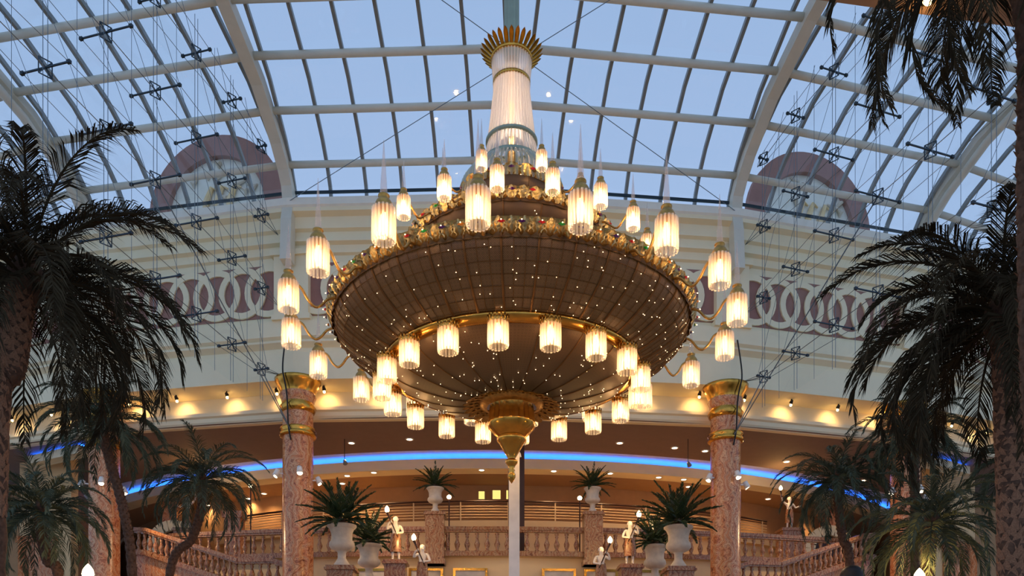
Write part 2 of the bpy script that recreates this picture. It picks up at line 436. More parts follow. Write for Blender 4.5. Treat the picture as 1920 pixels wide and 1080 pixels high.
# ------------------------------------------------------------------ painted lunettes above the side bays
for s in (-1, 1):
    ph = (1.68 if s > 0 else -1.6)*STEP
    o = empty('lunette', B(ph, 53.6, 18.3), ph)
    tag(o, 'arched mauve lunette with pale relief outside the roof, '+SD[s], 'lunette', 'roof lunettes')
    def disc(r0, r1, y0, y1, seg=28):
        mb = MB(); vs = []; fs = []
        for k in range(seg+1):
            a = pi*k/seg
            for (r, y) in ((r0, y1), (r1, y1), (r1, y0), (r0, y0)): vs.append((r*math.cos(a), y, 2.2+r*math.sin(a)))
        for k in range(seg):
            for j in range(4): fs.append((k*4+j, (k+1)*4+j, (k+1)*4+(j+1) % 4, k*4+(j+1) % 4))
        return mb.add(vs, fs)
    disc(2.25, 3.1, 0, -.25).build('arch_border', 'mauve', o)
    pan = MB().box(-2.25, 2.25, 0, .1, 0, 2.2); v = disc(.02, 2.25, .1, 0); pan.add(v.v, v.f); pan.build('relief_ground', 'white_trim', o)
    MB().box(-3.2, 3.2, -.3, .3, -.1, 0.05).build('sill', 'stone', o)
    rel = MB()
    rr = random.Random(3+s)
    for i in range(26):
        x = rr.uniform(-1.9, 1.9); z = .3+rr.random()*(1.9+math.sqrt(max(0, 4.2-x*x))*.9)
        rel.tube([(x, -.04, z), (x+rr.uniform(-.3, .3), -.12, z+.15), (x+rr.uniform(-.4, .4), -.04, z+.35)], [.04, .11, .03], 6)
    rel.build('relief', 'stone', o)
    fl = MB()
    for x in (-.6, -.1, .5): fl.tube([(x, -.06, 1.9), (x+.1, -.12, 2.6), (x+.35, -.1, 3.2), (x+.6, -.08, 3.1)], [.12, .14, .1, .04], 7)
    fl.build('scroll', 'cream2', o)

# ------------------------------------------------------------------ gallery ceilings, cove, back wall
def ystrip(fr, bk, z0, z1, xs):   # strip between two curves given as y(x)
    mb = MB(); vs = []; fs = []
    for x in xs: vs += [(x, fr(x), z0+CZ), (x, bk(x), z1+CZ)]
    for i in range(len(xs)-1): fs.append((2*i, 2*i+1, 2*i+3, 2*i+2))
    return mb.add(vs, fs)
def arcy(c, r): return lambda x: c-math.sqrt(max(r*r-x*x, 1))
CCY = 68.5
def cov(r): return arcy(CCY, r)
XS = [-27+54*i/54 for i in range(55)]
fac = arcy(YC, 55.75)
struct(ystrip(fac, cov(33.6), 10.75, 10.75, XS).build('ceiling_gallery', 'ceil'))
cv = MB()
for (ra, za, rb, zb) in ((33.6, 10.75, 33.6, 11.12), (33.6, 11.12, 31.1, 11.12), (31.1, 11.12, 31.1, 10.45)):
    t = ystrip(cov(ra), cov(rb), za, zb, XS); cv.add(t.v, t.f)
struct(cv.build('ceiling_cove', 'white_trim'))
bm_ = MB()
for (ra, za, rb, zb) in ((32.0, 10.86, 32.0, 10.4), (32.0, 10.4, 31.1, 10.4), (32.0, 10.86, 31.8, 10.86), (31.8, 10.86, 31.8, 10.6), (31.8, 10.6, 31.1, 10.6)):
    t = ystrip(cov(ra), cov(rb), za, zb, XS); bm_.add(t.v, t.f)
struct(bm_.build('trim_4', 'cream'))
led = MB(); t = ystrip(cov(31.72), cov(31.5), 10.66, 10.66, XS); led.add(t.v, t.f)
t = ystrip(cov(31.72), cov(31.72), 10.62, 10.66, XS); led.add(t.v, t.f)
tag(led.build('led_strip', 'led'), 'blue glowing strip light laid in the curved ceiling cove', 'strip light')
struct(ystrip(cov(31.15), cov(28.9), 10.42, 10.42, XS).build('ceiling_back', 'ceil2'))
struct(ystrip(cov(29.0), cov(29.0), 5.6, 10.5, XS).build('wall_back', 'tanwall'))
# side bay coves
for s in (-1, 1):
    q = MB(); a = Vector((s*18.1, 34.6, 10.45+CZ)); b = Vector((s*21.2, 36.4, 10.45+CZ))
    q.bar(a, b, .5, .35); q.bar(a+Vector((0, .28, .06)), b+Vector((0, .28, .06)), .1, .5); struct(q.build('trim_5', 'cream'))
    tag(MB().bar(a+Vector((0, .05, .22)), b+Vector((0, .05, .22)), .12, .05).build('led_strip', 'led'), 'short blue strip light in the side bay, '+SD[s], 'strip light', 'side bay strip lights')
# upper gallery
GY = 63.0
def gal(r): return arcy(GY, r)
XG = [-15+i for i in range(31)]
g = MB()
for (ra, za, rb, zb) in ((26, 8.15, 26, 7.8), (26, 8.15, 23, 8.15), (26, 7.8, 25.6, 7.8), (25.6, 7.8, 25.6, 5.7)):
    t = ystrip(gal(ra), gal(rb), za, zb, XG); g.add(t.v, t.f)
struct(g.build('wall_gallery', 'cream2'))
rl_ = empty('gallery_railing', (0, gal(25.9)(0), 8.15+CZ)); tag(rl_, 'curved metal railing with horizontal bars on the upper gallery', 'railing')
def garc(z, r=25.9): return [Vector((x, gal(r)(x), z+CZ))-rl_.location for x in [-13.5+27*i/36 for i in range(37)]]
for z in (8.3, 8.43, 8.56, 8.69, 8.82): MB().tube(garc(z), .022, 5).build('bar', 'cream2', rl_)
MB().tube(garc(9.05), .05, 6).build('handrail', 'darkwood', rl_); MB().tube(garc(8.93), .025, 6).build('top_bar', 'darkwood', rl_)
for i in range(13):
    x = -13.2+2.2*i; p = Vector((x, gal(25.9)(x), 8.15+CZ))-rl_.location
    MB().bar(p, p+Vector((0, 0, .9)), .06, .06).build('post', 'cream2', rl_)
# back wall details
def onback(px, py, r=29.03):      # pixel to point on the back wall
    d = 38.
    for _ in range(40):
        p = P(px, py, d); y = cov(r)(p.x); d += (y-p.y)*.8
    return P(px, py, d)
for (px, py, wd, hg) in ((931, 928, .45, .5), (903, 929, .35, .45), (952, 928, .2, .5)):
    p = onback(px, py); q = empty('gallery_window', p)
    tag(q, 'small lit yellow window in the gallery back wall, %s' % {931: 'the widest', 903: 'dim one by the urn', 952: 'behind the dark post'}[px], 'window')
    MB().box(-wd/2, wd/2, -.03, .03, -hg/2, hg/2).build('window_pane', 'litwin', q)
    f_ = MB()
    for s in (-1, 1): f_.box(s*wd/2-.03, s*wd/2+.03, -.06, .06, -hg/2-.03, hg/2+.03); f_.box(-wd/2, wd/2, -.06, .06, s*hg/2-.03, s*hg/2+.03)
    f_.build('window_frame', 'tanwall', q)
p = P(968, 985, 33.2); q = MB().box(p.x-.33, p.x+.33, p.y-.2, p.y+.2, 5.6+CZ, 10.7+CZ).build('gallery_post', 'darkwood'); tag(q, 'square dark brown post rising behind the balustrade', 'post')
# balcony: wall, floor
RB = 54.5
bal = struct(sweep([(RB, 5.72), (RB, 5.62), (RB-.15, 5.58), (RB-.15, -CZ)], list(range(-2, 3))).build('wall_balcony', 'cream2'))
struct(ystrip(lambda x: arcy(YC, RB)(x) if abs(x) < 15.4 else 39.6, cov(29.0), 5.7, 5.7, [-18+36*i/36 for i in range(37)]).build('floor_balcony', 'floor'))
for px in (700, 799, 882, 1048, 1128, 1215):
    p = P(px, 1080, 32.2); ph = math.asin(max(-1, min(1, p.x/54.36)))
    c = B(ph, 54.36, 4.35); t = Vector((math.cos(ph), math.sin(ph), 0)); n = Vector((math.sin(ph), -math.cos(ph), 0))
    fr = empty('framed_panel', c, ph); tag(fr, 'gold framed pale relief panel on the balcony wall, '+SD[1 if px > 960 else -1], 'wall panel', 'gold framed wall panels')
    a = MB()
    for s in (-1, 1): a.box(s*.64-.05, s*.64+.05, -.06, .02, -.8, .8); a.box(-.64, .64, -.06, .02, s*.75-.05, s*.75+.05)
    a.build('frame', 'gold', fr); MB().box(-.6, .6, -.02, .02, -.72, .72).build('relief', 'stone', fr)

# ------------------------------------------------------------------ balustrades
def baluster_mesh(h):
    pr = [(.07, 0), (.09, .03), (.09, .08), (.05, .12), (.1, .3), (.115, .42), (.06, .62), (.045, .72), (.075, .82), (.05, .86), (.085, .93), (.085, 1)]
    return MB().lathe([(r, z*h) for r, z in pr], 8).mesh('baluster', 'brownmarble', True)
BAL = baluster_mesh(.74)
def balustrade(pts, label, h=1.05, gap=.36, group=None, skip=()):
    """pts: points along the top of the base plinth"""
    root = empty('balustrade', pts[0]); o = Vector(pts[0]); tag(root, label, 'balustrade', group)
    hr = MB(); bs = MB()
    for p, q in zip(pts, pts[1:]):
        p, q = Vector(p), Vector(q)
        hr.bar(p-o+Vector((0, 0, h-.1)), q-o+Vector((0, 0, h-.1)), .3, .14); hr.bar(p-o+Vector((0, 0, h-.2)), q-o+Vector((0, 0, h-.2)), .22, .08)
        bs.bar(p-o+Vector((0, 0, -.06)), q-o+Vector((0, 0, -.06)), .32, .2)
        n = max(1, int((q-p).length/gap))
        for i in range(n):
            x = p+(q-p)*(i+.5)/n
            if any((x-Vector(s)).xy.length < .48 for s in skip): continue
            ob('baluster', BAL, root, x-o+Vector((0, 0, .03)))
    hr.build('handrail', 'brownmarble', root); bs.build('base_rail', 'brownmarble', root); return root
def ped(px, d, top, wd, label, group=None, bottom=-CZ, mat='brownmarble'):
    p = P(px, 1000, d); root = empty('pedestal', (p.x, p.y, bottom+CZ)); tag(root, label, 'pedestal', group); H = top-bottom
    MB().box(-wd/2, wd/2, -wd/2, wd/2, 0, H-.14).build('shaft', mat, root)
    m_ = MB().box(-wd/2-.07, wd/2+.07, -wd/2-.07, wd/2+.07, H-.14, H-.07); m_.box(-wd/2-.03, wd/2+.03, -wd/2-.03, wd/2+.03, H-.07, H); m_.build('cap', mat, root)
    MB().box(-wd/2-.05, wd/2+.05, -wd/2-.05, wd/2+.05, 0, .18).build('plinth', mat, root)
    return Vector((p.x, p.y, top+CZ))
def on_arc(px, r):
    d = 32.
    for _ in range(40):
        p = P(px, 1000, d); d += (arcy(YC, r)(p.x)-p.y)*.8
    return d
PEDS = [ped(px, on_arc(px, RB), 344/F*on_arc(px, RB), .74, 'marble pier with small urn in the curved balustrade, '+SD[s], 'balustrade piers', 5.25) for px, s in ((816, -1), (1111, 1))]
ph0 = [-.265+.53*i/24 for i in range(25)]
balustrade([B(a, RB-.12, 5.78) for a in ph0], 'long curved brown marble balustrade with turned balusters along the balcony', skip=PEDS)
LS = [(P(255, 985, 32.8), 1), (P(277, 986, 32.6), 1), (P(449, 1043, 31.0), 1), (P(512, 1042, 30.8), 1), (P(546, 1053, 30.7), 1)]
LS = [p for p, _ in LS]
for s in (-1, 1):
    pts = [Vector((p.x*(-s if True else 1)*1.0, p.y, p.z-1.05)) for p in LS] if s > 0 else [p-Vector((0, 0, 1.05)) for p in LS]
    balustrade(pts, 'sloping brown marble stair balustrade %s' % ('below the statue raising a torch at arm length' if s > 0 else 'crossed by a curved slender palm trunk'), gap=.3, h=.98)
    m_ = MB()
    for p, q in zip(pts, pts[1:]): m_.quad(p-Vector((0, 0, .1)), q-Vector((0, 0, .1)), Vector((q.x, q.y, 0)), Vector((p.x, p.y, 0)))
    struct(m_.build('wall_stair', 'rosemarble'))
    # wall with marble pilasters at the end of the wing
    a = P(44, 1000, 37); b = P(140, 1000, 36.2)
    if s > 0: a.x *= -1; b.x *= -1
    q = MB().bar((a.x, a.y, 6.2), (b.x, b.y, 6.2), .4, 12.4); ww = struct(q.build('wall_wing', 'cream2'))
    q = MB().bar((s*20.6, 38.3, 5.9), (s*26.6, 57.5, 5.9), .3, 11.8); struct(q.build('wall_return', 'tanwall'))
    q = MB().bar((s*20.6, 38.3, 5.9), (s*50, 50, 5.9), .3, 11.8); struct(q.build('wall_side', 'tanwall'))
    for t in (.2, .52):
        c = a.lerp(b, t); q = MB().box(c.x-.45, c.x+.45, c.y-.45, c.y-.05, 0, 8.6); q.box(c.x-.52, c.x+.52, c.y-.52, c.y-.05, 8.6, 8.9)
        q.build('pilaster', 'rosemarble', ww)
    # far marble piers under the gallery
    for (px, d, tp) in ((323, 41, 9.6), (440, 37, 8.2)):
        c = P(px, 1000, d); x = c.x*(-1 if s > 0 else 1)
        if s > 0 and px == 440: continue
        q = empty('marble_pier', (x, c.y, 5.7+CZ)); tag(q, ('tall' if px == 323 else 'short')+' brown marble pier deep under the gallery, '+SD[s], 'pier', 'deep gallery piers')
        MB().box(-.36, .36, -.36, .36, 0, tp-5.7).build('shaft', 'rosemarble', q); MB().box(-.45, .45, -.45, .45, tp-5.7, tp-5.4).build('cap', 'rosemarble', q)
    c = P(1555, 1000, 40); x = c.x*(-1 if s < 0 else 1)
    q = empty('shop_arch', (x, c.y, 5.7+CZ)); tag(q, 'cream archway at the gallery end, '+SD[s], 'arch', 'gallery archways')
    m_ = MB(); vs = []
    for k in range(13):
        a_ = pi*k/12; vs.append((1.0*math.cos(a_), 1.7+.9*math.sin(a_)))
    vs = [(1.0, 0)]+vs+[(-1.0, 0)]
    for (x0, z0), (x1, z1) in zip(vs, vs[1:]): m_.bar((x0, 0, z0), (x1, 0, z1), .5, .22, up=(0, 1, 0))
    m_.build('arch_frame', 'cream', q); MB().box(-.95, .95, .2, .3, 0, 2.5).build('doorway', 'darkwood', q)

# ------------------------------------------------------------------ columns
def column():
    root = empty('marble_column')
    MB().lathe([(.62, 0), (.62, .4), (.57, .5), (.56, 10.6+CZ)], 28).build('shaft', 'rosemarble', root, True)
    MB().lathe([(.56, 9.7+CZ), (.66, 9.72+CZ), (.69, 9.78+CZ), (.66, 9.84+CZ), (.63, 9.88+CZ), (.68, 9.94+CZ), (.66, 10.02+CZ), (.56, 10.06+CZ)], 28).build('gold_ring', 'gold', root, True)
    MB().lathe([(.56, 10.6+CZ), (.62, 10.66+CZ), (.68, 10.8+CZ), (.6, 10.92+CZ), (.58, 10.98+CZ)], 28).build('neck_ring', 'gold', root, True)
    MB().lathe([(.58, 10.96+CZ), (.62, 11.1+CZ), (.68, 11.24+CZ), (.64, 11.34+CZ)], 28).build('capital_bell', 'rosemarble', root, True)
    MB().lathe([(.64, 11.32+CZ), (.66, 11.42+CZ), (.76, 11.6+CZ), (.84, 11.74+CZ), (.86, 11.84+CZ), (.5, 11.85+CZ)], 28).build('capital', 'gold', root, True)
    MB().lathe([(.72, 0), (.72, .25), (.62, .35)], 28).build('base', 'gold', root, True)
    return root
c0 = column(); first = True
for k in (-1, 1, -2, 2, -3, 3):
    c = c0 if first else copy_tree(c0); first = False
    c.location = B(k*STEP*.985, 56.75, -CZ)
    tag(c, {1: 'rose marble column with three spotlights beside the balcony, ', 2: 'rose marble column behind palms near the stairs, ', 3: 'rose marble column by the cream wing wall, '}[abs(k)]+SD[1 if k > 0 else -1], 'column', {1: 'columns by the balcony', 2: 'columns by the stairs', 3: 'columns by the wing walls'}[abs(k)])
    if abs(k) < 3:
        for (a, dz) in ((-1.15, 8.3), (.3, 8.3), (1.5, 8.1)):
            cc = c.location+Vector((.56*math.sin(a), -.56*math.cos(a), dz+CZ)); n = Vector((math.sin(a), -math.cos(a), 0))
            f = empty('spotlight', cc); tag(f, 'small white spotlight on the column %s, ' % ('', 'beside the balcony', 'near the stairs')[abs(k)]+SD[1 if k > 0 else -1], 'spotlight', 'column spotlights')
            MB().bar((0, 0, 0), n*.12, .05, .05).build('bracket', 'white', f)
            hd = n*.2; MB().tube([hd+Vector((0, 0, .12))-n*.03, hd+Vector((0, 0, -.12))+n*.08], [.09, .12], 10).build('housing', 'white', f, True)
            light('column_spot_lamp', 'SPOT', cc+hd+Vector((0, 0, -.16))+n*.1, 420, (255, 206, 150), None, .09, cc+hd+Vector((0, 0, -1.5))+n*1.6, 120, .8)
            MB().tube([hd+Vector((0, 0, -.125))+n*.082, hd+Vector((0, 0, -.13))+n*.086], .1, 10).build('lens', 'down', f)
# hanging cables beside the two main columns
for k in (-1, 1):
    pc = [B(k*STEP*f_, R_, z_) for f_, R_, z_ in ((1.022, 57.13, 13.5), (1.018, 57.5, 12.4), (1.013, 57.64, 11.9), (1.01, 57.63, 11.72), (1.005, 57.5, 11.3), (1.0, 57.47, 10.8), (.996, 57.47, 9.95), (.99, 57.34, 9.45))]
    tag(MB().tube(sm(pc), .03, 6).build('power_cable', 'black'), 'thin dark cable hanging down a marble column, '+SD[k], 'cable', 'hanging cables')

# ------------------------------------------------------------------ soffit spots and downlights
for k in range(-3, 3):
    for t in (.12, .37, .63, .88):
        s = (t-.5)*2*57*math.sin(STEP/2); p = facet(k, s, 56.3*CH, 11.84); tgt = facet(k, s, 55.6*CH, 11.25)
        f = empty('soffit_spot', p); tag(f, 'small spotlight under the cornice soffit %s, ' % ('over the balcony', 'over the stairs', 'over the wing wall')[max(k, -k-1)]+SD[1 if k >= 0 else -1], 'spotlight', 'soffit spotlights')
        MB().tube([(0, 0, 0), (0, 0, -.07)], .03, 6).build('stem', 'black', f)
        v = (tgt-p).normalized(); q = Vector((0, 0, -.1))
        MB().tube([q-v*.06, q+v*.06], [.05, .075], 10).build('housing', 'black', f)
        MB().lathe([(.004, -.05), (.035, -.038), (.05, 0), (.035, .038), (.004, .05)], 10).build('bulb', 'spotbulb', f, True, q+v*.07+Vector((0, 0, -.075)))
        light('spot_lamp', 'SPOT', p+q+v*.12+Vector((0, 0, -.02)), 62, (255, 204, 136), None, .03, tgt, 110, .9)
for (px, py, z) in ((659, 830, 10.75), (768, 823, 10.75), (1162, 830, 10.75), (1265, 839, 10.75), (1322, 845, 10.75), (1475, 865, 10.75), (700, 883, 10.42), (903, 875, 10.42), (1040, 877, 10.42), (1145, 885, 10.42), (1235, 894, 10.42),
                    (642, 906, 10.42), (651, 891, 10.42), (1282, 898, 10.42), (1291, 912, 10.42), (495, 925, 10.42), (509, 971, 10.42), (390, 947, 10.42), (1440, 935, 10.42), (1535, 961, 10.42), (1620, 900, 10.75)):
    d = F*z/(HOR-py); p = P(px, py, d); p.z -= .01
    if z < 10.5:
        if p.y < cov(31.15)(p.x): p.y = min(max(p.y, cov(31.76)(p.x)), cov(31.3)(p.x)); p.z = 10.4+CZ
        p.y = min(p.y, cov(29.25)(p.x))
    f = empty('downlight', p); tag(f, 'round recessed downlight %s the blue cove, ' % ('in front of' if z > 10.5 else 'behind')+SD[1 if px > 960 else -1], 'downlight', 'gallery downlights')
    MB().tube([(0, 0, 0), (0, 0, -.015)], .12, 12).build('lens', 'down', f); MB().lathe([(.12, 0), (.12, -.02), (.17, -.02), (.17, 0)], 14).build('trim_ring', 'white', f)
    light('downlight_lamp', 'SPOT', p-Vector((0, 0, .05)), 160, (255, 206, 148), None, .08, p-Vector((0, 0, 3)), 130, .8)
# soffit over the viewer at the right, with its own lamps
a, b = P(1540, 1, 13.79), P(1907, 52, 14.35)
n = Vector((b.y-a.y, a.x-b.x, 0)).normalized()
sl = MB(); q = [a-(b-a)*.35, b+(b-a)*1.2, b+(b-a)*1.2+n*14, a-(b-a)*.35+n*14]; zz = 12.0+CZ
q = [Vector((x.x, x.y, zz)) for x in q]; sl.add([*q, *[x+Vector((0, 0, .6)) for x in q]], [(0, 1, 2, 3), (7, 6, 5, 4), (0, 4, 5, 1), (1, 5, 6, 2), (2, 6, 7, 3), (3, 7, 4, 0)])
struct(sl.build('ceiling_soffit', 'ceil2'))
p = P(1742, 0, 13.72); p.z = zz
f = empty('soffit_lamp', p); tag(f, 'round warm lamp in the brown soffit above the palm', 'lamp')
MB().lathe([(.007, -.115), (.07, -.1), (.11, -.04), (.12, 0)], 12).build('bulb', 'spotbulb', f); MB().lathe([(.12, -.015), (.17, -.02), (.17, 0)], 14).build('rim', 'gold', f)
light('soffit_lamp_light', 'POINT', p-Vector((0, 0, .17)), 11, (255, 196, 120), None, .15)

# ------------------------------------------------------------------ chandelier
K = 20.0; CB = 5.3
ch = empty('chandelier', C2W(-.01, K, CB), -PSI)
tag(ch, 'huge tiered gold and crystal chandelier with pierced bowls and ring of glass lanterns', 'chandelier')
def zc(h): return h-CB
def patch(prof, n, name, mat, off=0, ribs=True, grid=(3, 8), rib=.045):
    """n alike curved panels around the axis, each with raised bars"""
    da = 2*pi/n; na = 5; mb = MB(); vs = []; fs = []; uv = []
    # resample profile
    L_ = [0]
    for (a, b), (c, d) in zip(prof, prof[1:]): L_.append(L_[-1]+math.hypot(c-a, d-b))
    def at(t):
        x = t*L_[-1]
        for i in range(len(prof)-1):
            if x <= L_[i+1]+1e-9:
                u = (x-L_[i])/(L_[i+1]-L_[i]); return (prof[i][0]+(prof[i+1][0]-prof[i][0])*u, prof[i][1]+(prof[i+1][1]-prof[i][1])*u)
        return prof[-1]
    nv = 12
    def pt(a, t, o=0):
        r, z = at(t); r0, z0 = at(max(0, t-.03)); r1, z1 = at(min(1, t+.03)); l = math.hypot(r1-r0, z1-z0)
        nr, nz = -(z1-z0)/l, (r1-r0)/l
        if nz > 0: nr, nz = -nr, -nz
        r += nr*o; z += nz*o
        return Vector((r*math.sin(a), -r*math.cos(a), z-CB))
    for j in range(nv+1):
        for i in range(na+1): vs.append(pt(-da/2+da*i/na, j/nv))
    for j in range(nv):
        for i in range(na):
            a = j*(na+1)+i; fs.append((a, a+1, a+na+2, a+na+1)); uv += [(i/na, j/nv), ((i+1)/na, j/nv), ((i+1)/na, (j+1)/nv), (i/na, (j+1)/nv)]
    mb.add(vs, fs); mb.uv = uv; me = mb.mesh(name, mat, True)
    lm = MB()
    if grid:
        for i in range(1, grid[0]):
            lm.tube([pt(-da/2+da*i/grid[0], j/nv, .012) for j in range(nv+1)], .008, 4, False)
        for j in range(1, grid[1]):
            lm.tube([pt(-da/2+da*i/na, j/grid[1], .012) for i in range(na+1)], .008, 4, False)
    rm = MB().tube([pt(-da/2, j/nv, .01) for j in range(nv+1)], rib, 5, False)
    lme = lm.mesh('lattice', 'darkbronze') if grid else None; rme = rm.mesh('rib_bar', 'darkbronze', True)
    for k in range(n):
        p_ = ob(name, me, ch, None, (0, 0, k*da+off))
        if lme: ob('lattice', lme, p_)
        ob('rib_bar', rme, p_)
    return pt
OUTP = [(4.346, 9.10), (4.33, 8.98), (4.22, 8.79), (4.0, 8.58), (3.7, 8.38), (3.35, 8.18), (3.0, 8.06)]
INP = [(2.97, 8.0), (2.85, 7.88), (2.55, 7.73), (2.1, 7.56), (1.5, 7.41), (.85, 7.34)]
MIDP = [(2.5, 10.94), (2.47, 10.8), (2.36, 10.62), (2.1, 10.42), (1.6, 10.2), (1.2, 10.1)]
TOPP = [(1.2, 12.32), (1.17, 12.15), (1.05, 11.95), (.85, 11.8), (.5, 11.72)]
pt_out = patch(OUTP, 36, 'bowl_panel', 'mesh_out', .04, grid=(3, 7), rib=.03)
pt_in = patch(INP, 18, 'lower_bowl_panel', 'mesh_in', .04, grid=None, rib=.016)
pt_mid = patch(MIDP, 18, 'upper_bowl_panel', 'mesh_in', .1, grid=None, rib=.016)
pt_top = patch(TOPP, 12, 'crown_bowl_panel', 'mesh_in', .1, grid=None, rib=.014)
def ringm(name, prof, mat='gold', seg=72): return MB().lathe([(r, z-CB) for r, z in prof], seg).build(name, mat, ch, True)
ringm('rim_band', [(4.30, 9.06), (4.36, 9.04), (4.44, 9.2), (4.5, 9.32), (4.4, 9.34), (4.32, 9.2), (4.30, 9.06)], 'bronze')
ringm('inner_ring', [(2.9, 7.98), (2.98, 7.95), (3.1, 7.98), (3.2, 8.05), (3.2, 8.12), (3.04, 8.14), (2.9, 8.08)], 'gold')
ringm('upper_rim_band', [(2.46, 10.9), (2.52, 10.9), (2.56, 11.02), (2.58, 11.12), (2.5, 11.12), (2.46, 10.9)], 'bronze')
ringm('crown_rim_band', [(1.17, 12.28), (1.22, 12.28), (1.26, 12.4), (1.25, 12.48), (1.18, 12.46)], 'bronze', 48)
def leafmesh(wd, ht, curl, name, mat, lobes=True):
    """lobed leaf with a rounded tip: x across, z up, bends outward (-y)"""
    mb = MB(); rows_ = 8; vs = []; fs = []
    for j in range(rows_):
        t = j/(rows_-1); ww = wd/2*(.42+.58*math.sin(pi*min(1, .08+.62*t)))*math.sqrt(max(0.004, 1-max(0, (t-.55)/.45)**2))*(1+(.16*(-1)**j if lobes and 0 < j < rows_-1 else 0))
        y = -curl*t*t; z = ht*t
        vs += [(-ww, y-.03*math.sin(pi*t), z), (-ww*.5, y+.015, z), (0, y-.03*math.sin(pi*t), z), (ww*.5, y+.015, z), (ww, y-.03*math.sin(pi*t), z)]
    for j in range(rows_-1):
        for i in range(4): a = j*5+i; fs.append((a, a+1, a+6, a+5))
    return mb.add(vs, fs).mesh(name, mat, True)
def leaves(n, r, z, me, name, tilt=0, off=0):
    for k in range(n):
        a = 2*pi*k/n+off
        ob(name, me, ch, (r*math.sin(a), -r*math.cos(a), z-CB), (tilt, 0, a))
LF = leafmesh(.27, .29, .05, 'rim_leaf', 'crust'); leaves(108, 4.37, 9.07, LF, 'rim_leaf', .42)
LD = leafmesh(.40, .14, -.03, 'rim_scallop', 'darkbronze', False); leaves(72, 4.37, 9.10, LD, 'rim_scallop', pi, .0436)
LF2 = leafmesh(.28, .24, .05, 'upper_rim_leaf', 'crust'); leaves(60, 2.53, 10.9, LF2, 'upper_rim_leaf', .35); leaves(40, 2.52, 10.95, LD, 'upper_rim_scallop', pi)
leaves(22, 1.22, 12.27, leafmesh(.36, .24, .06, 'crown_rim_leaf', 'crust'), 'crown_rim_leaf', .3)
gm = MB().add([(-.085, 0, 0), (.085, 0, 0), (0, 0, .038), (0, 0, -.038), (0, -.05, 0)], [(0, 3, 4), (3, 1, 4), (1, 2, 4), (2, 0, 4)])
gems = [gm.mesh('gem', m_) for m_ in ('gem_violet', 'gem_red', 'gem_green', 'gem_violet', 'gem_amber')]
gem_star = MB()
for (n, r, z, o_) in ((72, 4.53, 9.2, .0436), (36, 2.65, 11.02, 0), (16, 1.33, 12.38, 0)):
    for k in range(n):
        a = 2*pi*k/n+o_; ob('gem', gems[k % 5], ch, (r*math.sin(a), -r*math.cos(a), z-CB), (-.25, 0, a))
# pin lights on the bowls
st = MB()
def dot(p, r=.0115):
    st.add([p+Vector(q)*r for q in ((1, 0, 0), (-1, 0, 0), (0, 1, 0), (0, -1, 0), (0, 0, 1), (0, 0, -1))], [(0, 2, 4), (2, 1, 4), (1, 3, 4), (3, 0, 4), (2, 0, 5), (1, 2, 5), (3, 1, 5), (0, 3, 5)])
for n, f_, o_ in ((290, pt_out, .02), (190, pt_in, .02), (90, pt_mid, .02), (24, pt_top, .02)):
    for _ in range(n): dot(f_(random.uniform(0, 2*pi), random.random()**(.75 if f_ is pt_in else 1), o_))
for k in range(72):
    a = 2*pi*k/72+.0436; dot(Vector((4.59*math.sin(a), -4.59*math.cos(a), 9.2-CB)), .016)
sto = st.build('pin_lights', 'star', ch); sto['kind'] = 'stuff'
# spokes and stem
stem = MB().tube([(0, 0, zc(7.4)), (0, 0, zc(16))], .12, 10).build('stem', 'bronze', ch, True)
sk = MB()
for k in range(18):
    a = 2*pi*k/18; s_, c_ = math.sin(a), -math.cos(a)
    sk.bar((4.32*s_, 4.32*c_, zc(9.15)), (.1*s_, .1*c_, zc(9.6)), .04, .06); sk.bar((2.45*s_, 2.45*c_, zc(11)), (.1*s_, .1*c_, zc(11.3)), .03, .05)
    sk.bar((3.0*s_, 3.0*c_, zc(8.05)), (.1*s_, .1*c_, zc(8.4)), .03, .05)
sk.build('spoke_frame', 'bronze', ch)
# finial
h_ = lambda y: (HOR-y)/F*K-CB
MB().lathe([(.85, zc(7.36)), (.86, zc(7.3)), (.7, zc(7.22)), (.62, zc(7.2))], 48).build('collar', 'bronze', ch, True)
leaves(28, .72, 7.3, leafmesh(.26, .5, .16, 'collar_leaf', 'bronze'), 'collar_leaf', 1.5)
MB().lathe([(.55, zc(7.25)), (.57, zc(7.0)), (.6, h_(795)+.0), (.6, h_(797))], 48, flute=.06).build('fluted_cup', 'gold', ch)
MB().lathe([(.6, h_(797)), (.58, h_(803)), (.47, h_(812)), (.36, h_(819)), (.3, h_(823))], 36).build('cup_base', 'gold', ch, True)
MB().lathe([(.3, h_(817)), (.37, h_(822)), (.37, h_(827)), (.31, h_(832)), (.25, h_(840)), (.17, h_(850)), (.1, h_(859)), (.1, h_(862)), (.16, h_(864)), (.155, h_(868)), (.1, h_(873)), (.06, h_(879)), (.09, h_(882)), (.06, h_(885)), (.1, h_(890)), (.1, h_(895)), (.06, h_(901)), (.0, h_(907))], 24).build('finial_drop', 'gold', ch, True)
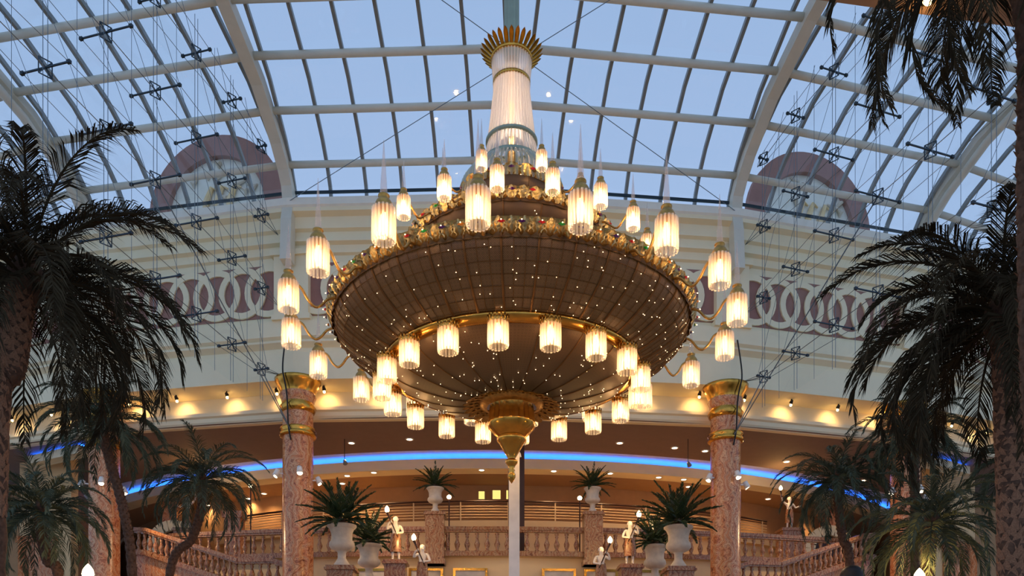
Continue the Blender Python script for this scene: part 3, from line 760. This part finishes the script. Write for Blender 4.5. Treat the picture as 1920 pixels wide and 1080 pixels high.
# glass column on top
def rods(name, prof, n, r, mat='crystal', parent=None):
    mb = MB()
    for k in range(n):
        a = 2*pi*k/n; mb.tube([(q*math.sin(a), -q*math.cos(a), z-CB) for q, z in prof], r, 5)
    return mb.build(name, mat, parent or ch, True)
rods('column_rods', [(.58, 13.84), (.51, 14.4), (.43, 15.1), (.44, 15.4), (.48, 15.9)], 40, .034)
rods('flare_rods', [(.58, 13.8), (.68, 13.3)], 44, .03)
rods('skirt_rods', [(.68, 13.2), (1.0, 13.02), (1.24, 12.7), (1.34, 12.2)], 64, .032, 'bellglass')
ringm('column_ring', [(.6, 13.78), (.65, 13.8), (.65, 13.86), (.6, 13.88)], 'verd', 40)
ringm('column_band', [(.44, 15.28), (.47, 15.29), (.47, 15.36), (.44, 15.37)], 'gold', 40)
ringm('skirt_ring', [(.68, 13.2), (.74, 13.22), (.74, 13.3), (.68, 13.32)], 'verd', 40)
ringm('crown_ring', [(.48, 15.86), (.53, 15.88), (.53, 15.96), (.48, 15.97)], 'gold', 40)
MB().lathe([(.3, zc(13.8)), (.26, zc(14.4)), (.24, zc(15.7))], 16).build('column_diffuser', 'crystal', ch, True)
leaves(30, .5, 15.9, leafmesh(.115, .36, .1, 'crown_leaf', 'crown', False), 'crown_leaf', .6)
MB().lathe([(.19, zc(15.9)), (.19, zc(22.0))], 24, flute=.1).build('hanging_pole', 'verd', ch)
for (z, e_) in ((14.0, 80), (14.9, 36), (15.6, 16)): light('column_lamp', 'POINT', (0, 0, zc(z)), e_, (255, 222, 196), ch, .2)
# lanterns
def lantern(dia, H, spike, name):
    r = dia/2; n = 17; mb = MB()
    for k in range(n):
        a = 2*pi*k/n; x, y = math.sin(a), math.cos(a); rr = r-.03*dia/.47
        mb.tube([(rr*.98*x, rr*.98*y, H/2), (rr*x, rr*y, H*.1), (rr*x, rr*y, -H*.44), (rr*.95*x, rr*.95*y, -H/2)], .031*dia/.47, 6)
    me = mb.mesh(name, 'crystal', True); parts = []
    if spike:
        c = MB().lathe([(r*.86, H*.47), (r*.74, H*.5), (r*.72, H*.62), (r*.6, H*.72), (r*.44, H*.79), (r*.4, H*.85), (r*.46, H*.87), (r*.46, H*.91), (r*.1, H*.93)], 18)
        parts.append(('cap', c.mesh('cap', 'bronze', True)))
        parts.append(('spike', MB().lathe([(r*.30, H*.9), (r*.27, H*1.2), (.004, H*(.86+spike))], 8).mesh('spike', 'spike', True)))
    else:
        c = MB().lathe([(r*.95, H*.36), (r*.98, H*.44), (r*.98, H*.52), (r*.8, H*.54), (r*.2, H*.56)], 18)
        for k in range(16):
            a = 2*pi*k/16; c.bar((r*.95*math.sin(a), r*.95*math.cos(a), H*.44), (r*.98*math.sin(a), r*.98*math.cos(a), H*.64), .025, .025)
        parts.append(('cap', c.mesh('cap', 'gold', True)))
    b = MB().lathe([(.005, -H*.28), (r*.22, -H*.22), (r*.34, 0), (r*.28, H*.26), (r*.16, H*.38)], 10); parts.append(('bulb', b.mesh('bulb', 'bulb', True)))
    return me, parts
def place(lm, n, r, z, phase, arm, energy, name, label):
    me, parts = lm
    am = MB().tube(arm, .03 if n == 18 and r > 4 else .022, 6).mesh('arm', 'bronze', True)
    ld = bpy.data.lights.new('lantern_light', 'POINT'); ld.energy = energy; ld.color = lin((255, 200, 134)); ld.shadow_soft_size = .07
    for k in range(n):
        a = phase+2*pi*k/n
        o = ob(name, me, ch, (r*math.sin(a), -r*math.cos(a), z-CB), (0, 0, a)); o['label'] = label
        for nm, m_ in parts: ob(nm, m_, o)
        ob('arm', am, o); ob('lantern_light', ld, o, (0, 0, -.12))
place(lantern(.474, .62, 1.75, 'arm_lantern'), 18, 5.426, 8.92, -.1125, sm([(0, .2, .3), (0, .3, .22), (0, .42, .02), (0, .58, -.12), (0, .72, -.06), (0, .86, .1), (0, 1.0, .16), (0, 1.1, .17)]), 60, 'arm_lantern', 'glass rod lantern with gold cap and glass spike on curved arm')
place(lantern(.464, .56, 0, 'ring_lantern'), 18, 3.204, 7.63, -.0883, sm([(0, 0, .3), (0, .02, .38), (0, .1, .42), (0, .16, .4)]), 45, 'ring_lantern', 'open glass rod lantern hung under the inner gold ring')
place(lantern(.314, .44, 1.5, 'upper_lantern'), 18, 3.356, 10.78, -.0896, sm([(0, .13, .2), (0, .22, .1), (0, .4, -.06), (0, .58, .06), (0, .72, .18), (0, .8, .2)]), 24, 'upper_lantern', 'small spiked glass lantern of the upper tier')
place(lantern(.27, .38, 1.7, 'crown_lantern'), 8, 1.8, 12.28, pi/8, sm([(0, .1, .16), (0, .2, .06), (0, .35, -.02), (0, .5, .08), (0, .56, .1)]), 14, 'crown_lantern', 'small spiked glass lantern of the crown tier')

# ------------------------------------------------------------------ palms
def frond(mb, az, el, L_, droop, ll, lw, nl=44, hang=.5, rnd=random, rach=.022, V=.75):
    ux, uy = math.sin(az), -math.cos(az); side = Vector((math.cos(az), math.sin(az), 0))
    n = 14; pts = [Vector((0, 0, 0))]; tw = rnd.uniform(-.25, .25)
    for i in range(n):
        t = (i+.5)/n; e_ = el-droop*t**1.4; a2 = tw*t
        d = Vector((ux*math.cos(a2)-uy*math.sin(a2), ux*math.sin(a2)+uy*math.cos(a2), 0))*math.cos(e_)+Vector((0, 0, math.sin(e_)))
        pts.append(pts[-1]+d*L_/n)
    mb.tube(pts, [rach*(1-.85*i/n) for i in range(n+1)], 4, False)
    for k in range(nl):
        t = .13+.87*(k+.5)/nl; x = t*n; i = min(int(x), n-1); p = pts[i].lerp(pts[i+1], x-i); tg = (pts[i+1]-pts[i]).normalized()
        le = ll*(.35+.65*math.sin(pi*min(1, .15+t*.9)**.9))*rnd.uniform(.85, 1.12)
        sd = tg.cross(Vector((0, 0, 1)))
        sd = side if sd.length < .05 else sd.normalized()
        up = sd.cross(tg)
        for s in (-1, 1):
            d = (tg*(.62+.5*t)+sd*s*V*(1-.35*t)+up*rnd.uniform(.05, .35)).normalized()
            m_ = p+d*le*.5; d2 = (d+Vector((0, 0, -hang))).normalized(); e_ = m_+d2*le*.5
            wv = d.cross(up).normalized()*lw/2 if rnd.random() < .5 else (d.cross(sd)).normalized()*lw/2
            mb.add([p-wv*.6, p+wv*.6, m_+wv, m_-wv, e_], [(0, 1, 2, 3), (3, 2, 4)])
    return pts
def palm(px, py, d, Lf, nf, trunk, tr, mat, label, seed, boots=False, ll=.5, lw=.022, nl=44, hang=.6, name='palm_tree', group=None, az=None, elr=(-.5, 1.35), mound=False):
    rnd = random.Random(seed); top = P(px, py, d)
    path = [top]+[P(a, b, c) for a, b, c in trunk]
    last = path[-1]; base = Vector((last.x+(path[-1].x-path[-2].x)*.15, last.y, 0))
    path = path+[base]
    root = empty(name, base); tag(root, label, 'palm tree', group)
    pp = sm([p-base for p in path], 8); n = len(pp)
    # trunk with ridged leaf scars
    rs = [tr*(1.12 if i % 2 else .94)*(1+.35*max(0, 1-i/6)) for i in range(n)]
    fine = sm(pp, 2); rs = [tr*(1.1 if i % 2 else .93)*(1+.3*max(0, 1-i/8)) for i in range(len(fine))]
    MB().tube(fine, rs, 10).build('trunk', 'trunk', root, True)
    if boots:
        bmesh_ = MB().add([(-.5, 0, 0), (.5, 0, 0), (.36, -.22, .55), (-.36, -.22, .55), (.0, -.42, 1.0), (-.3, .1, .5), (.3, .1, .5)], [(0, 1, 2, 3), (3, 2, 4), (0, 3, 5), (1, 6, 2), (3, 4, 5), (2, 6, 4)]).mesh('leaf_base', 'boot')
        acc = 0; k = 0
        for i in range(n-1):
            seg = (pp[i+1]-pp[i]); l = seg.length; m_ = max(1, int(l/(tr*.5)))
            for j in range(m_):
                c = pp[i]+seg*j/m_
                if c.z+base.z < 3.0 or k > 280: continue
                for q in range(7):
                    a = k*.45+q*2*pi/7; k += 1
                    ob('leaf_base', bmesh_, root, c+Vector((math.sin(a), -math.cos(a), 0))*tr*.92, (-.1, rnd.uniform(-.25, .25), a), (tr*.95, tr*.8, tr*1.1))
    else:
        sc = MB()
        for i in range(0, len(fine)-1):
            for q in range(6):
                a = i*.5+q*pi/3; c = fine[i]; dr = Vector((math.sin(a), -math.cos(a), 0)); t_ = Vector((math.cos(a), math.sin(a), 0))
                b_ = c+dr*tr*.9
                sc.add([b_-t_*tr*.3, b_+t_*tr*.3, b_+dr*tr*.5+Vector((0, 0, tr*.55))], [(0, 1, 2)])
        so = sc.build('leaf_scars', 'trunk', root); so['kind'] = 'stuff'
    if mound:
        mm = MB(); vs = []
        mm.lathe([(.5, 3.1), (.52, 3.5), (.46, 3.75), (.3, 3.95), (.05, 4.02)], 18, (fine[-1].x, fine[-1].y)); mm.build('root_mound', 'black', root, True)
    for k in range(nf):
        t = (k+.5)/nf
        a = k*2.39996+rnd.uniform(-.2, .2) if az is None else az[k % len(az)]+rnd.uniform(-.12, .12)
        el = elr[1]+(elr[0]-elr[1])*t**.85+rnd.uniform(-.12, .12)
        mb = MB(); frond(mb, a, el, Lf*rnd.uniform(.85, 1.1), 1.0+.75*min(1, (1.5-abs(el-.4)))+rnd.uniform(0, .35), ll, lw, nl, hang, rnd, tr*.16)
        o = ob('frond', mb.mesh('frond', mat), root, pp[0]+Vector((0, 0, .02)))
    # fibrous crown heart
    MB().lathe([(tr*.9, -.35), (tr*1.45, -.1), (tr*1.3, .15), (tr*.7, .35), (.02, .5)], 10).build('crown_heart', 'trunk', root, True, pp[0])
    return root
palm(48, 528, 11, 2.75, 50, [(34, 600, 10.9), (22, 690, 10.8), (-12, 800, 10.7)], .17, 'frond_dark', 'big dark palm with a leaning shaggy trunk, drooping over the frieze', 1, True, .6, .019, 84, .8)
palm(1880, 598, 11, 2.6, 50, [(1888, 700, 11), (1893, 850, 11), (1897, 1000, 11)], .17, 'frond_dark', 'big dark palm with a thick woven trunk below the hanging palm fronds', 2, True, .6, .019, 84, .8)
palm(1862, -205, 8.5, 2.6, 24, [(1922, 40, 8.6), (1925, 330, 8.7), (1932, 700, 8.8), (1950, 1000, 8.9)], .1, 'frond_dark', 'tallest palm with a thin dark trunk, its fronds hanging below the soffit', 3, False, .5, .019, 80, .8, elr=(-1.0, .8))
palm(190, 795, 22, 2.23, 42, [(205, 860, 22), (232, 960, 22), (248, 1080, 22)], .125, 'frond_green', 'slender palm with curved trunk in front of a rose marble column', 4, False, .42, .02, 60, .6)
palm(78, 962, 19, 2.07, 42, [(78, 1000, 19), (88, 1050, 19), (112, 1100, 19)], .115, 'frond_green', 'low spreading palm by the cream wing wall and the glowing torch', 5, False, .42, .02, 60, .6)
palm(378, 905, 24, 2.23, 42, [(378, 950, 24), (360, 1010, 24), (318, 1080, 24)], .125, 'frond_green', 'palm with a bent trunk leaning across the stair balustrade', 6, False, .42, .02, 60, .6)
palm(1572, 905, 24, 2.12, 42, [(1572, 950, 24), (1580, 1010, 24), (1594, 1070, 24)], .125, 'frond_green', 'palm in front of the stair balustrade with a dark mound at its foot', 7, False, .42, .02, 60, .6, mound=False)
palm(1714, 820, 23, 2.01, 42, [(1714, 880, 23), (1716, 960, 23), (1716, 1080, 23)], .13, 'frond_green', 'upright palm rising straight behind a lower palm, near the blue cove', 8, False, .42, .02, 60, .6)
palm(1747, 985, 18, 2.17, 42, [(1744, 1020, 18), (1740, 1060, 18), (1740, 1110, 18)], .13, 'frond_green', 'low broad palm with long arching fronds in front of the straight palm', 9, False, .42, .02, 60, .6)
palm(1912, 868, 20, 1.7, 28, [(1914, 920, 20), (1916, 1000, 20), (1916, 1080, 20)], .12, 'frond_green', 'small palm half hidden by the thick woven palm trunk', 10, False, .4, .024, 44, .6)
mp_ = P(1598, 1078, 23.1); mo = MB().lathe([(.3, -.25), (.34, 0), (.28, .16), (.16, .25), (.02, .28)], 16)
mo.box(-.3, .3, -.3, .3, -mp_.z, -.22)
tag(mo.build('dark_planter', 'black', None, True, mp_), 'dark rounded planter top at the foot of a palm', 'planter')

# ------------------------------------------------------------------ urns with cycads
def urn_obj(loc, s, label, group):
    root = empty('stone_urn', loc); tag(root, label, 'urn', group)
    MB().lathe([(r*s, z*s) for r, z in [(.19, 0), (.19, .06), (.15, .12), (.1, .2), (.1, .34), (.14, .38)]], 16).build('foot', 'stone', root, True)
    MB().lathe([(r*s, z*s) for r, z in [(.13, .37), (.25, .42), (.31, .5), (.3, .58), (.25, .64), (.255, .8), (.3, .92)]], 24, flute=.03).build('bowl', 'stone', root, True)
    MB().lathe([(r*s, z*s) for r, z in [(.29, .9), (.35, .96), (.35, 1.0), (.28, 1.0), (.26, .93), (.02, .92)]], 24).build('rim', 'stone', root, True)
    return Vector(loc)+Vector((0, 0, .95*s))
def cycad(loc, L_, seed, label, group, n=34):
    rnd = random.Random(seed); root = empty('cycad_plant', loc); tag(root, label, 'plant', group)
    MB().lathe([(L_*.1, -.02), (L_*.14, L_*.1), (L_*.1, L_*.2), (.02, L_*.26)], 10).build('crown_heart', 'trunk', root, True)
    for k in range(n):
        t = (k+.5)/n; a = k*2.39996; el = 1.35-1.55*t+rnd.uniform(-.1, .1)
        mb = MB(); frond(mb, a, el, L_*rnd.uniform(.85, 1.08), .35+.3*t, L_*.17, L_*.026, 34, .12, rnd, L_*.016, .8)
        ob('frond', mb.mesh('frond', 'cycad'), root, (0, 0, L_*.14))
for (px, i) in ((817, 0), (1111, 1)):
    t = urn_obj(PEDS[i], 1.0, 'small stone urn on a balustrade pier, '+SD[2*i-1], 'balustrade urns'); cycad(t, .95, 20+i, 'small cycad in the urn on a balustrade pier, '+SD[2*i-1], 'balustrade cycads', 28)
LEV = 4.05
near = []
for i, (px, d) in enumerate(((641, 25), (1272, 25.2), (692, 28.2), (1228, 28.4))):
    lab = ('large' if i < 2 else 'partly hidden')
    p = ped(px, d, LEV-(.0 if i < 2 else 0), .8, 'brown marble pedestal under a %s stone urn, ' % lab+SD[1 if i % 2 else -1], 'urn pedestals %d' % (i//2))
    t = urn_obj(p, 1.3, '%s pale stone urn near a torch statue, ' % lab+SD[1 if i % 2 else -1], 'large urns %d' % (i//2)); cycad(t, 1.42 if i < 2 else 1.25, 30+i, 'broad dark green cycad in a %s stone urn, ' % lab+SD[1 if i % 2 else -1], 'large cycads %d' % (i//2), 40)

# ------------------------------------------------------------------ torch statues
def skin_body(J, E_, name, mat):
    me = bpy.data.meshes.new(name); keys = list(J); idx = {k: i for i, k in enumerate(keys)}
    me.from_pydata([J[k][0] for k in keys], [(idx[a], idx[b]) for a, b in E_], [])
    o = bpy.data.objects.new('tmp', me); COL.objects.link(o)
    o.modifiers.new('s', 'SKIN'); sv = me.skin_vertices[0].data
    for i, k in enumerate(keys): sv[i].radius = (J[k][1], J[k][1]); sv[i].use_root = (i == 0)
    o.modifiers.new('u', 'SUBSURF').levels = 2
    dg = bpy.context.evaluated_depsgraph_get(); dg.update()
    r = bpy.data.meshes.new_from_object(o.evaluated_get(dg)); bpy.data.objects.remove(o); r.name = name
    r.materials.clear(); r.materials.append(M[mat]); r.shade_smooth(); return r
def statue_meshes(pose):
    J = dict(pelvis=((0, 0, .80), .115), spine=((0, .01, .95), .10), chest=((0, 0, 1.12), .125), neck=((0, -.01, 1.27), .05), jaw=((0, -.03, 1.34), .062), skull=((0, -.015, 1.42), .085), crown=((0, -.01, 1.48), .05),
             nose=((0, -.11, 1.385), .014), shl=((-.17, 0, 1.2), .055), shr=((.17, 0, 1.2), .055),
             hl=((-.09, 0, .76), .095), kl=((-.1, -.04, .43), .062), al=((-.1, .01, .08), .036), fl=((-.1, -.13, .035), .032), hr=((.09, 0, .76), .095), kr=((.1, -.01, .43), .062), ar=((.11, .03, .08), .036), fr=((.13, -.1, .035), .032))
    if pose == 'diag':
        J.update(el=((-.29, -.1, 1.08), .042), wl=((-.22, -.2, 1.27), .03), er=((.26, -.04, .98), .042), wr=((.09, -.19, .93), .03))
        T0, T1 = Vector((.1, -.24, .78)), Vector((-.27, -.24, 1.62))
    else:
        J.update(el=((-.33, -.04, 1.33), .042), wl=((-.42, -.08, 1.58), .03), er=((.3, .02, 1.02), .042), wr=((.42, -.12, 1.06), .03))
        T0, T1 = Vector((-.40, -.12, 1.48)), Vector((-.46, -.14, 1.8))
    E_ = [('pelvis', 'spine'), ('spine', 'chest'), ('chest', 'neck'), ('neck', 'jaw'), ('jaw', 'skull'), ('skull', 'crown'), ('jaw', 'nose'), ('chest', 'shl'), ('chest', 'shr'), ('shl', 'el'), ('el', 'wl'), ('shr', 'er'), ('er', 'wr'),
          ('pelvis', 'hl'), ('hl', 'kl'), ('kl', 'al'), ('al', 'fl'), ('pelvis', 'hr'), ('hr', 'kr'), ('kr', 'ar'), ('ar', 'fr')]
    ax = (T1-T0).normalized(); ref = Vector((0, -1, 0)); b = ax.cross(ref).normalized()
    for s, q in (('wl', 'l'), ('wr', 'r')):
        w_ = Vector(J[s][0]); t = (w_-T0).dot(ax); c = T0+ax*t if (pose == 'diag' or q == 'l') else w_+Vector((.03, -.05, 0))
        J['h'+q+'p'] = (tuple(w_.lerp(c, .55)), .03); E_.append((s, 'h'+q+'p'))
        for i in range(4):
            o_ = ax*(i-1.5)*.022
            J['f%s%da' % (q, i)] = (tuple(c+o_+b*.03-ref*.0), .011); J['f%s%db' % (q, i)] = (tuple(c+o_+ref*(.036-.003*i)), .009)
            E_ += [('h'+q+'p', 'f%s%da' % (q, i)), ('f%s%da' % (q, i), 'f%s%db' % (q, i))]
        J['t'+q] = (tuple(c-b*.034+ax*.02), .011); E_.append(('h'+q+'p', 't'+q))
    body = skin_body(J, E_, 'statue_body', 'whitestone')
    return body, T0, T1
def drape(long):
    mb = MB(); seg = 20; pr = [(.15, .98), (.155, .86), (.175, .76), (.18, .55), (.19, .3 if not long else .35)]+([(.2, .12), (.21, .02)] if long else [])
    vs = []; fs = []
    for i, (r, z) in enumerate(pr):
        for k in range(seg):
            a = 2*pi*k/seg; rr = r*(1+.10*math.sin(a*6+i*.4)*min(1, i*.4)); vs.append((rr*1.05*math.sin(a), rr*.82*math.cos(a), z+(.05*math.sin(a+1) if i < 1 else 0)))
    for i in range(len(pr)-1):
        for k in range(seg): k2 = (k+1) % seg; fs.append((i*seg+k, i*seg+k2, (i+1)*seg+k2, (i+1)*seg+k))
    return mb.add(vs, fs).mesh('drape', 'brownmarble', True)
POSE = {p: statue_meshes(p) for p in ('diag', 'up')}
DR = {False: drape(False), True: drape(True)}
def flame_mesh(s): return MB().lathe([(.03*s, 0), (.07*s, .035*s), (.082*s, .09*s), (.068*s, .15*s), (.035*s, .2*s), (.003, .235*s)], 10).mesh('flame', 'flame', True)
FL = flame_mesh(1.)
def statue(loc, s, mir, pose, long, label, group=None, rz=0):
    body, T0, T1 = POSE[pose]
    root = empty('torch_statue', loc, rz); root.scale = (s*mir, s, s); tag(root, label, 'statue', group)
    ob('body', body, root); ob('drape', DR[long], root)
    hair = MB().lathe([(.092, 1.40), (.098, 1.44), (.08, 1.5), (.03, 1.535), (.002, 1.54)], 14, (0, .012)).build('hair', 'whitestone', root, True)
    tq = MB().tube([T0, T0.lerp(T1, .8), T1-(T1-T0).normalized()*.02, T1], [.018, .024, .04, .045], 8).build('torch', 'darkwood', root, True)
    MB().box(-.2, .2, -.2, .16, 0, .02).build('plinth', 'whitestone', root)
    f = ob('flame', FL, tq, T1)
    light('torch_light', 'POINT', Vector(loc)+Vector((T1.x*s*mir, T1.y*s-.05, (T1.z+.3)*s)), 40, (255, 200, 120), None, .08)
    return root
for (px, d, foot, mir, long, lab) in ((742, 27, 1052, 1, False, 'bare torso'), (1181, 27.2, 1060, -1, False, 'bare torso'), (792, 26.5, 1106, 1, True, 'long brown drape'), (1127, 26.7, 1110, -1, True, 'long brown drape')):
    zt = (HOR-foot)/F*d
    p = ped(px, d, zt, .7, 'marble pedestal under the torch statue with %s, ' % lab+SD[-mir], 'statue pedestals, '+lab)
    statue(p, .98, mir, 'diag', long, 'white torch bearer with %s and slanting torch, ' % lab+SD[-mir], 'torch bearers, '+lab)
for (px, d, mir) in ((1480, 37.5, 1), (352, 37, -1)):
    zt = (HOR-993)/F*d; p = ped(px, d, zt, .95, 'wide marble pedestal under a torch-raising statue, '+SD[mir], 'raised torch pedestals', 5.7)
    statue(p, 1.0, mir, 'up', False, 'marble figure raising a torch at arm length, '+SD[mir], 'raised torch figures')
# torch lamps rising from below
for (px, py, d, sc) in ((165, 1088, 17, 1.5), (1724, 1096, 17, 1.5)):
    p = P(px, py, d); q = empty('torch_lamp', (p.x, p.y, 0)); tag(q, 'flame shaped torch lamp on a dark pole, '+SD[1 if px > 960 else -1], 'lamp', 'pole torch lamps')
    MB().tube([(0, 0, 0), (0, 0, p.z-.12), (0, 0, p.z)], [.05, .05, .1], 10).build('pole', 'darkwood', q, True)
    MB().lathe([(.2, 0), (.2, .06), (.06, .1)], 14).build('base', 'darkwood', q, True)
    ob('flame', flame_mesh(sc), q, (0, 0, p.z)); light('torch_light', 'POINT', p+Vector((0, 0, .42)), 60, (255, 200, 120), None, .1)
# small globe lamps on the gallery and pendant spots
for (px, py, d) in ((842, 932, 34.5), (1087, 934, 34.5), (470, 911, 36)):
    p = P(px, py, d); q = empty('globe_lamp', (p.x, p.y, 5.7+CZ)); tag(q, {842: 'globe lamp on a thin post beside the balustrade urn, '+SD[-1], 1087: 'globe lamp on a thin post beside the balustrade urn, '+SD[1], 470: 'globe lamp on a thin post between a column and the bent palm'}[px], 'lamp', 'globe lamps')
    zz = p.z-5.7-CZ
    MB().tube([(0, 0, 0), (0, 0, zz-.08)], .03, 6).build('post', 'darkwood', q); MB().lathe([(.01, -.1), (.08, -.06), (.1, 0), (.08, .06), (.01, .1)], 12).build('globe', 'flame', q, True, (0, 0, zz))
for (px, py) in ((646, 866), (1290, 870)):
    d = 33.4; p = P(px, py, d); q = empty('pendant_spot', (p.x, p.y, 10.75+CZ)); tag(q, 'small grey spotlight hung from the gallery ceiling, '+SD[1 if px > 960 else -1], 'spotlight', 'pendant spots')
    zz = p.z-10.75-CZ; MB().tube([(0, 0, 0), (0, 0, zz)], .015, 5).build('rod', 'black', q); MB().tube([(0, 0, zz+.06), (.05, -.08, zz-.1)], [.06, .1], 9).build('housing', 'mullion', q, True)
# white post in the middle of the hall
p = P(964, 1000, 24); q = empty('white_post', (p.x, p.y, 0)); tag(q, 'tall slender white post standing below the gold chandelier finial', 'post')
tz = P(964, 838, 24).z
MB().box(-.155, .155, -.155, .155, 0, tz-.3).build('shaft', 'white', q); MB().lathe([(.22, tz-.3), (.2, tz-.2), (.12, tz-.08), (.05, tz)], 4).build('tip', 'white', q)
MB().box(-.3, .3, -.3, .3, 0, .3).build('foot', 'stone', q)
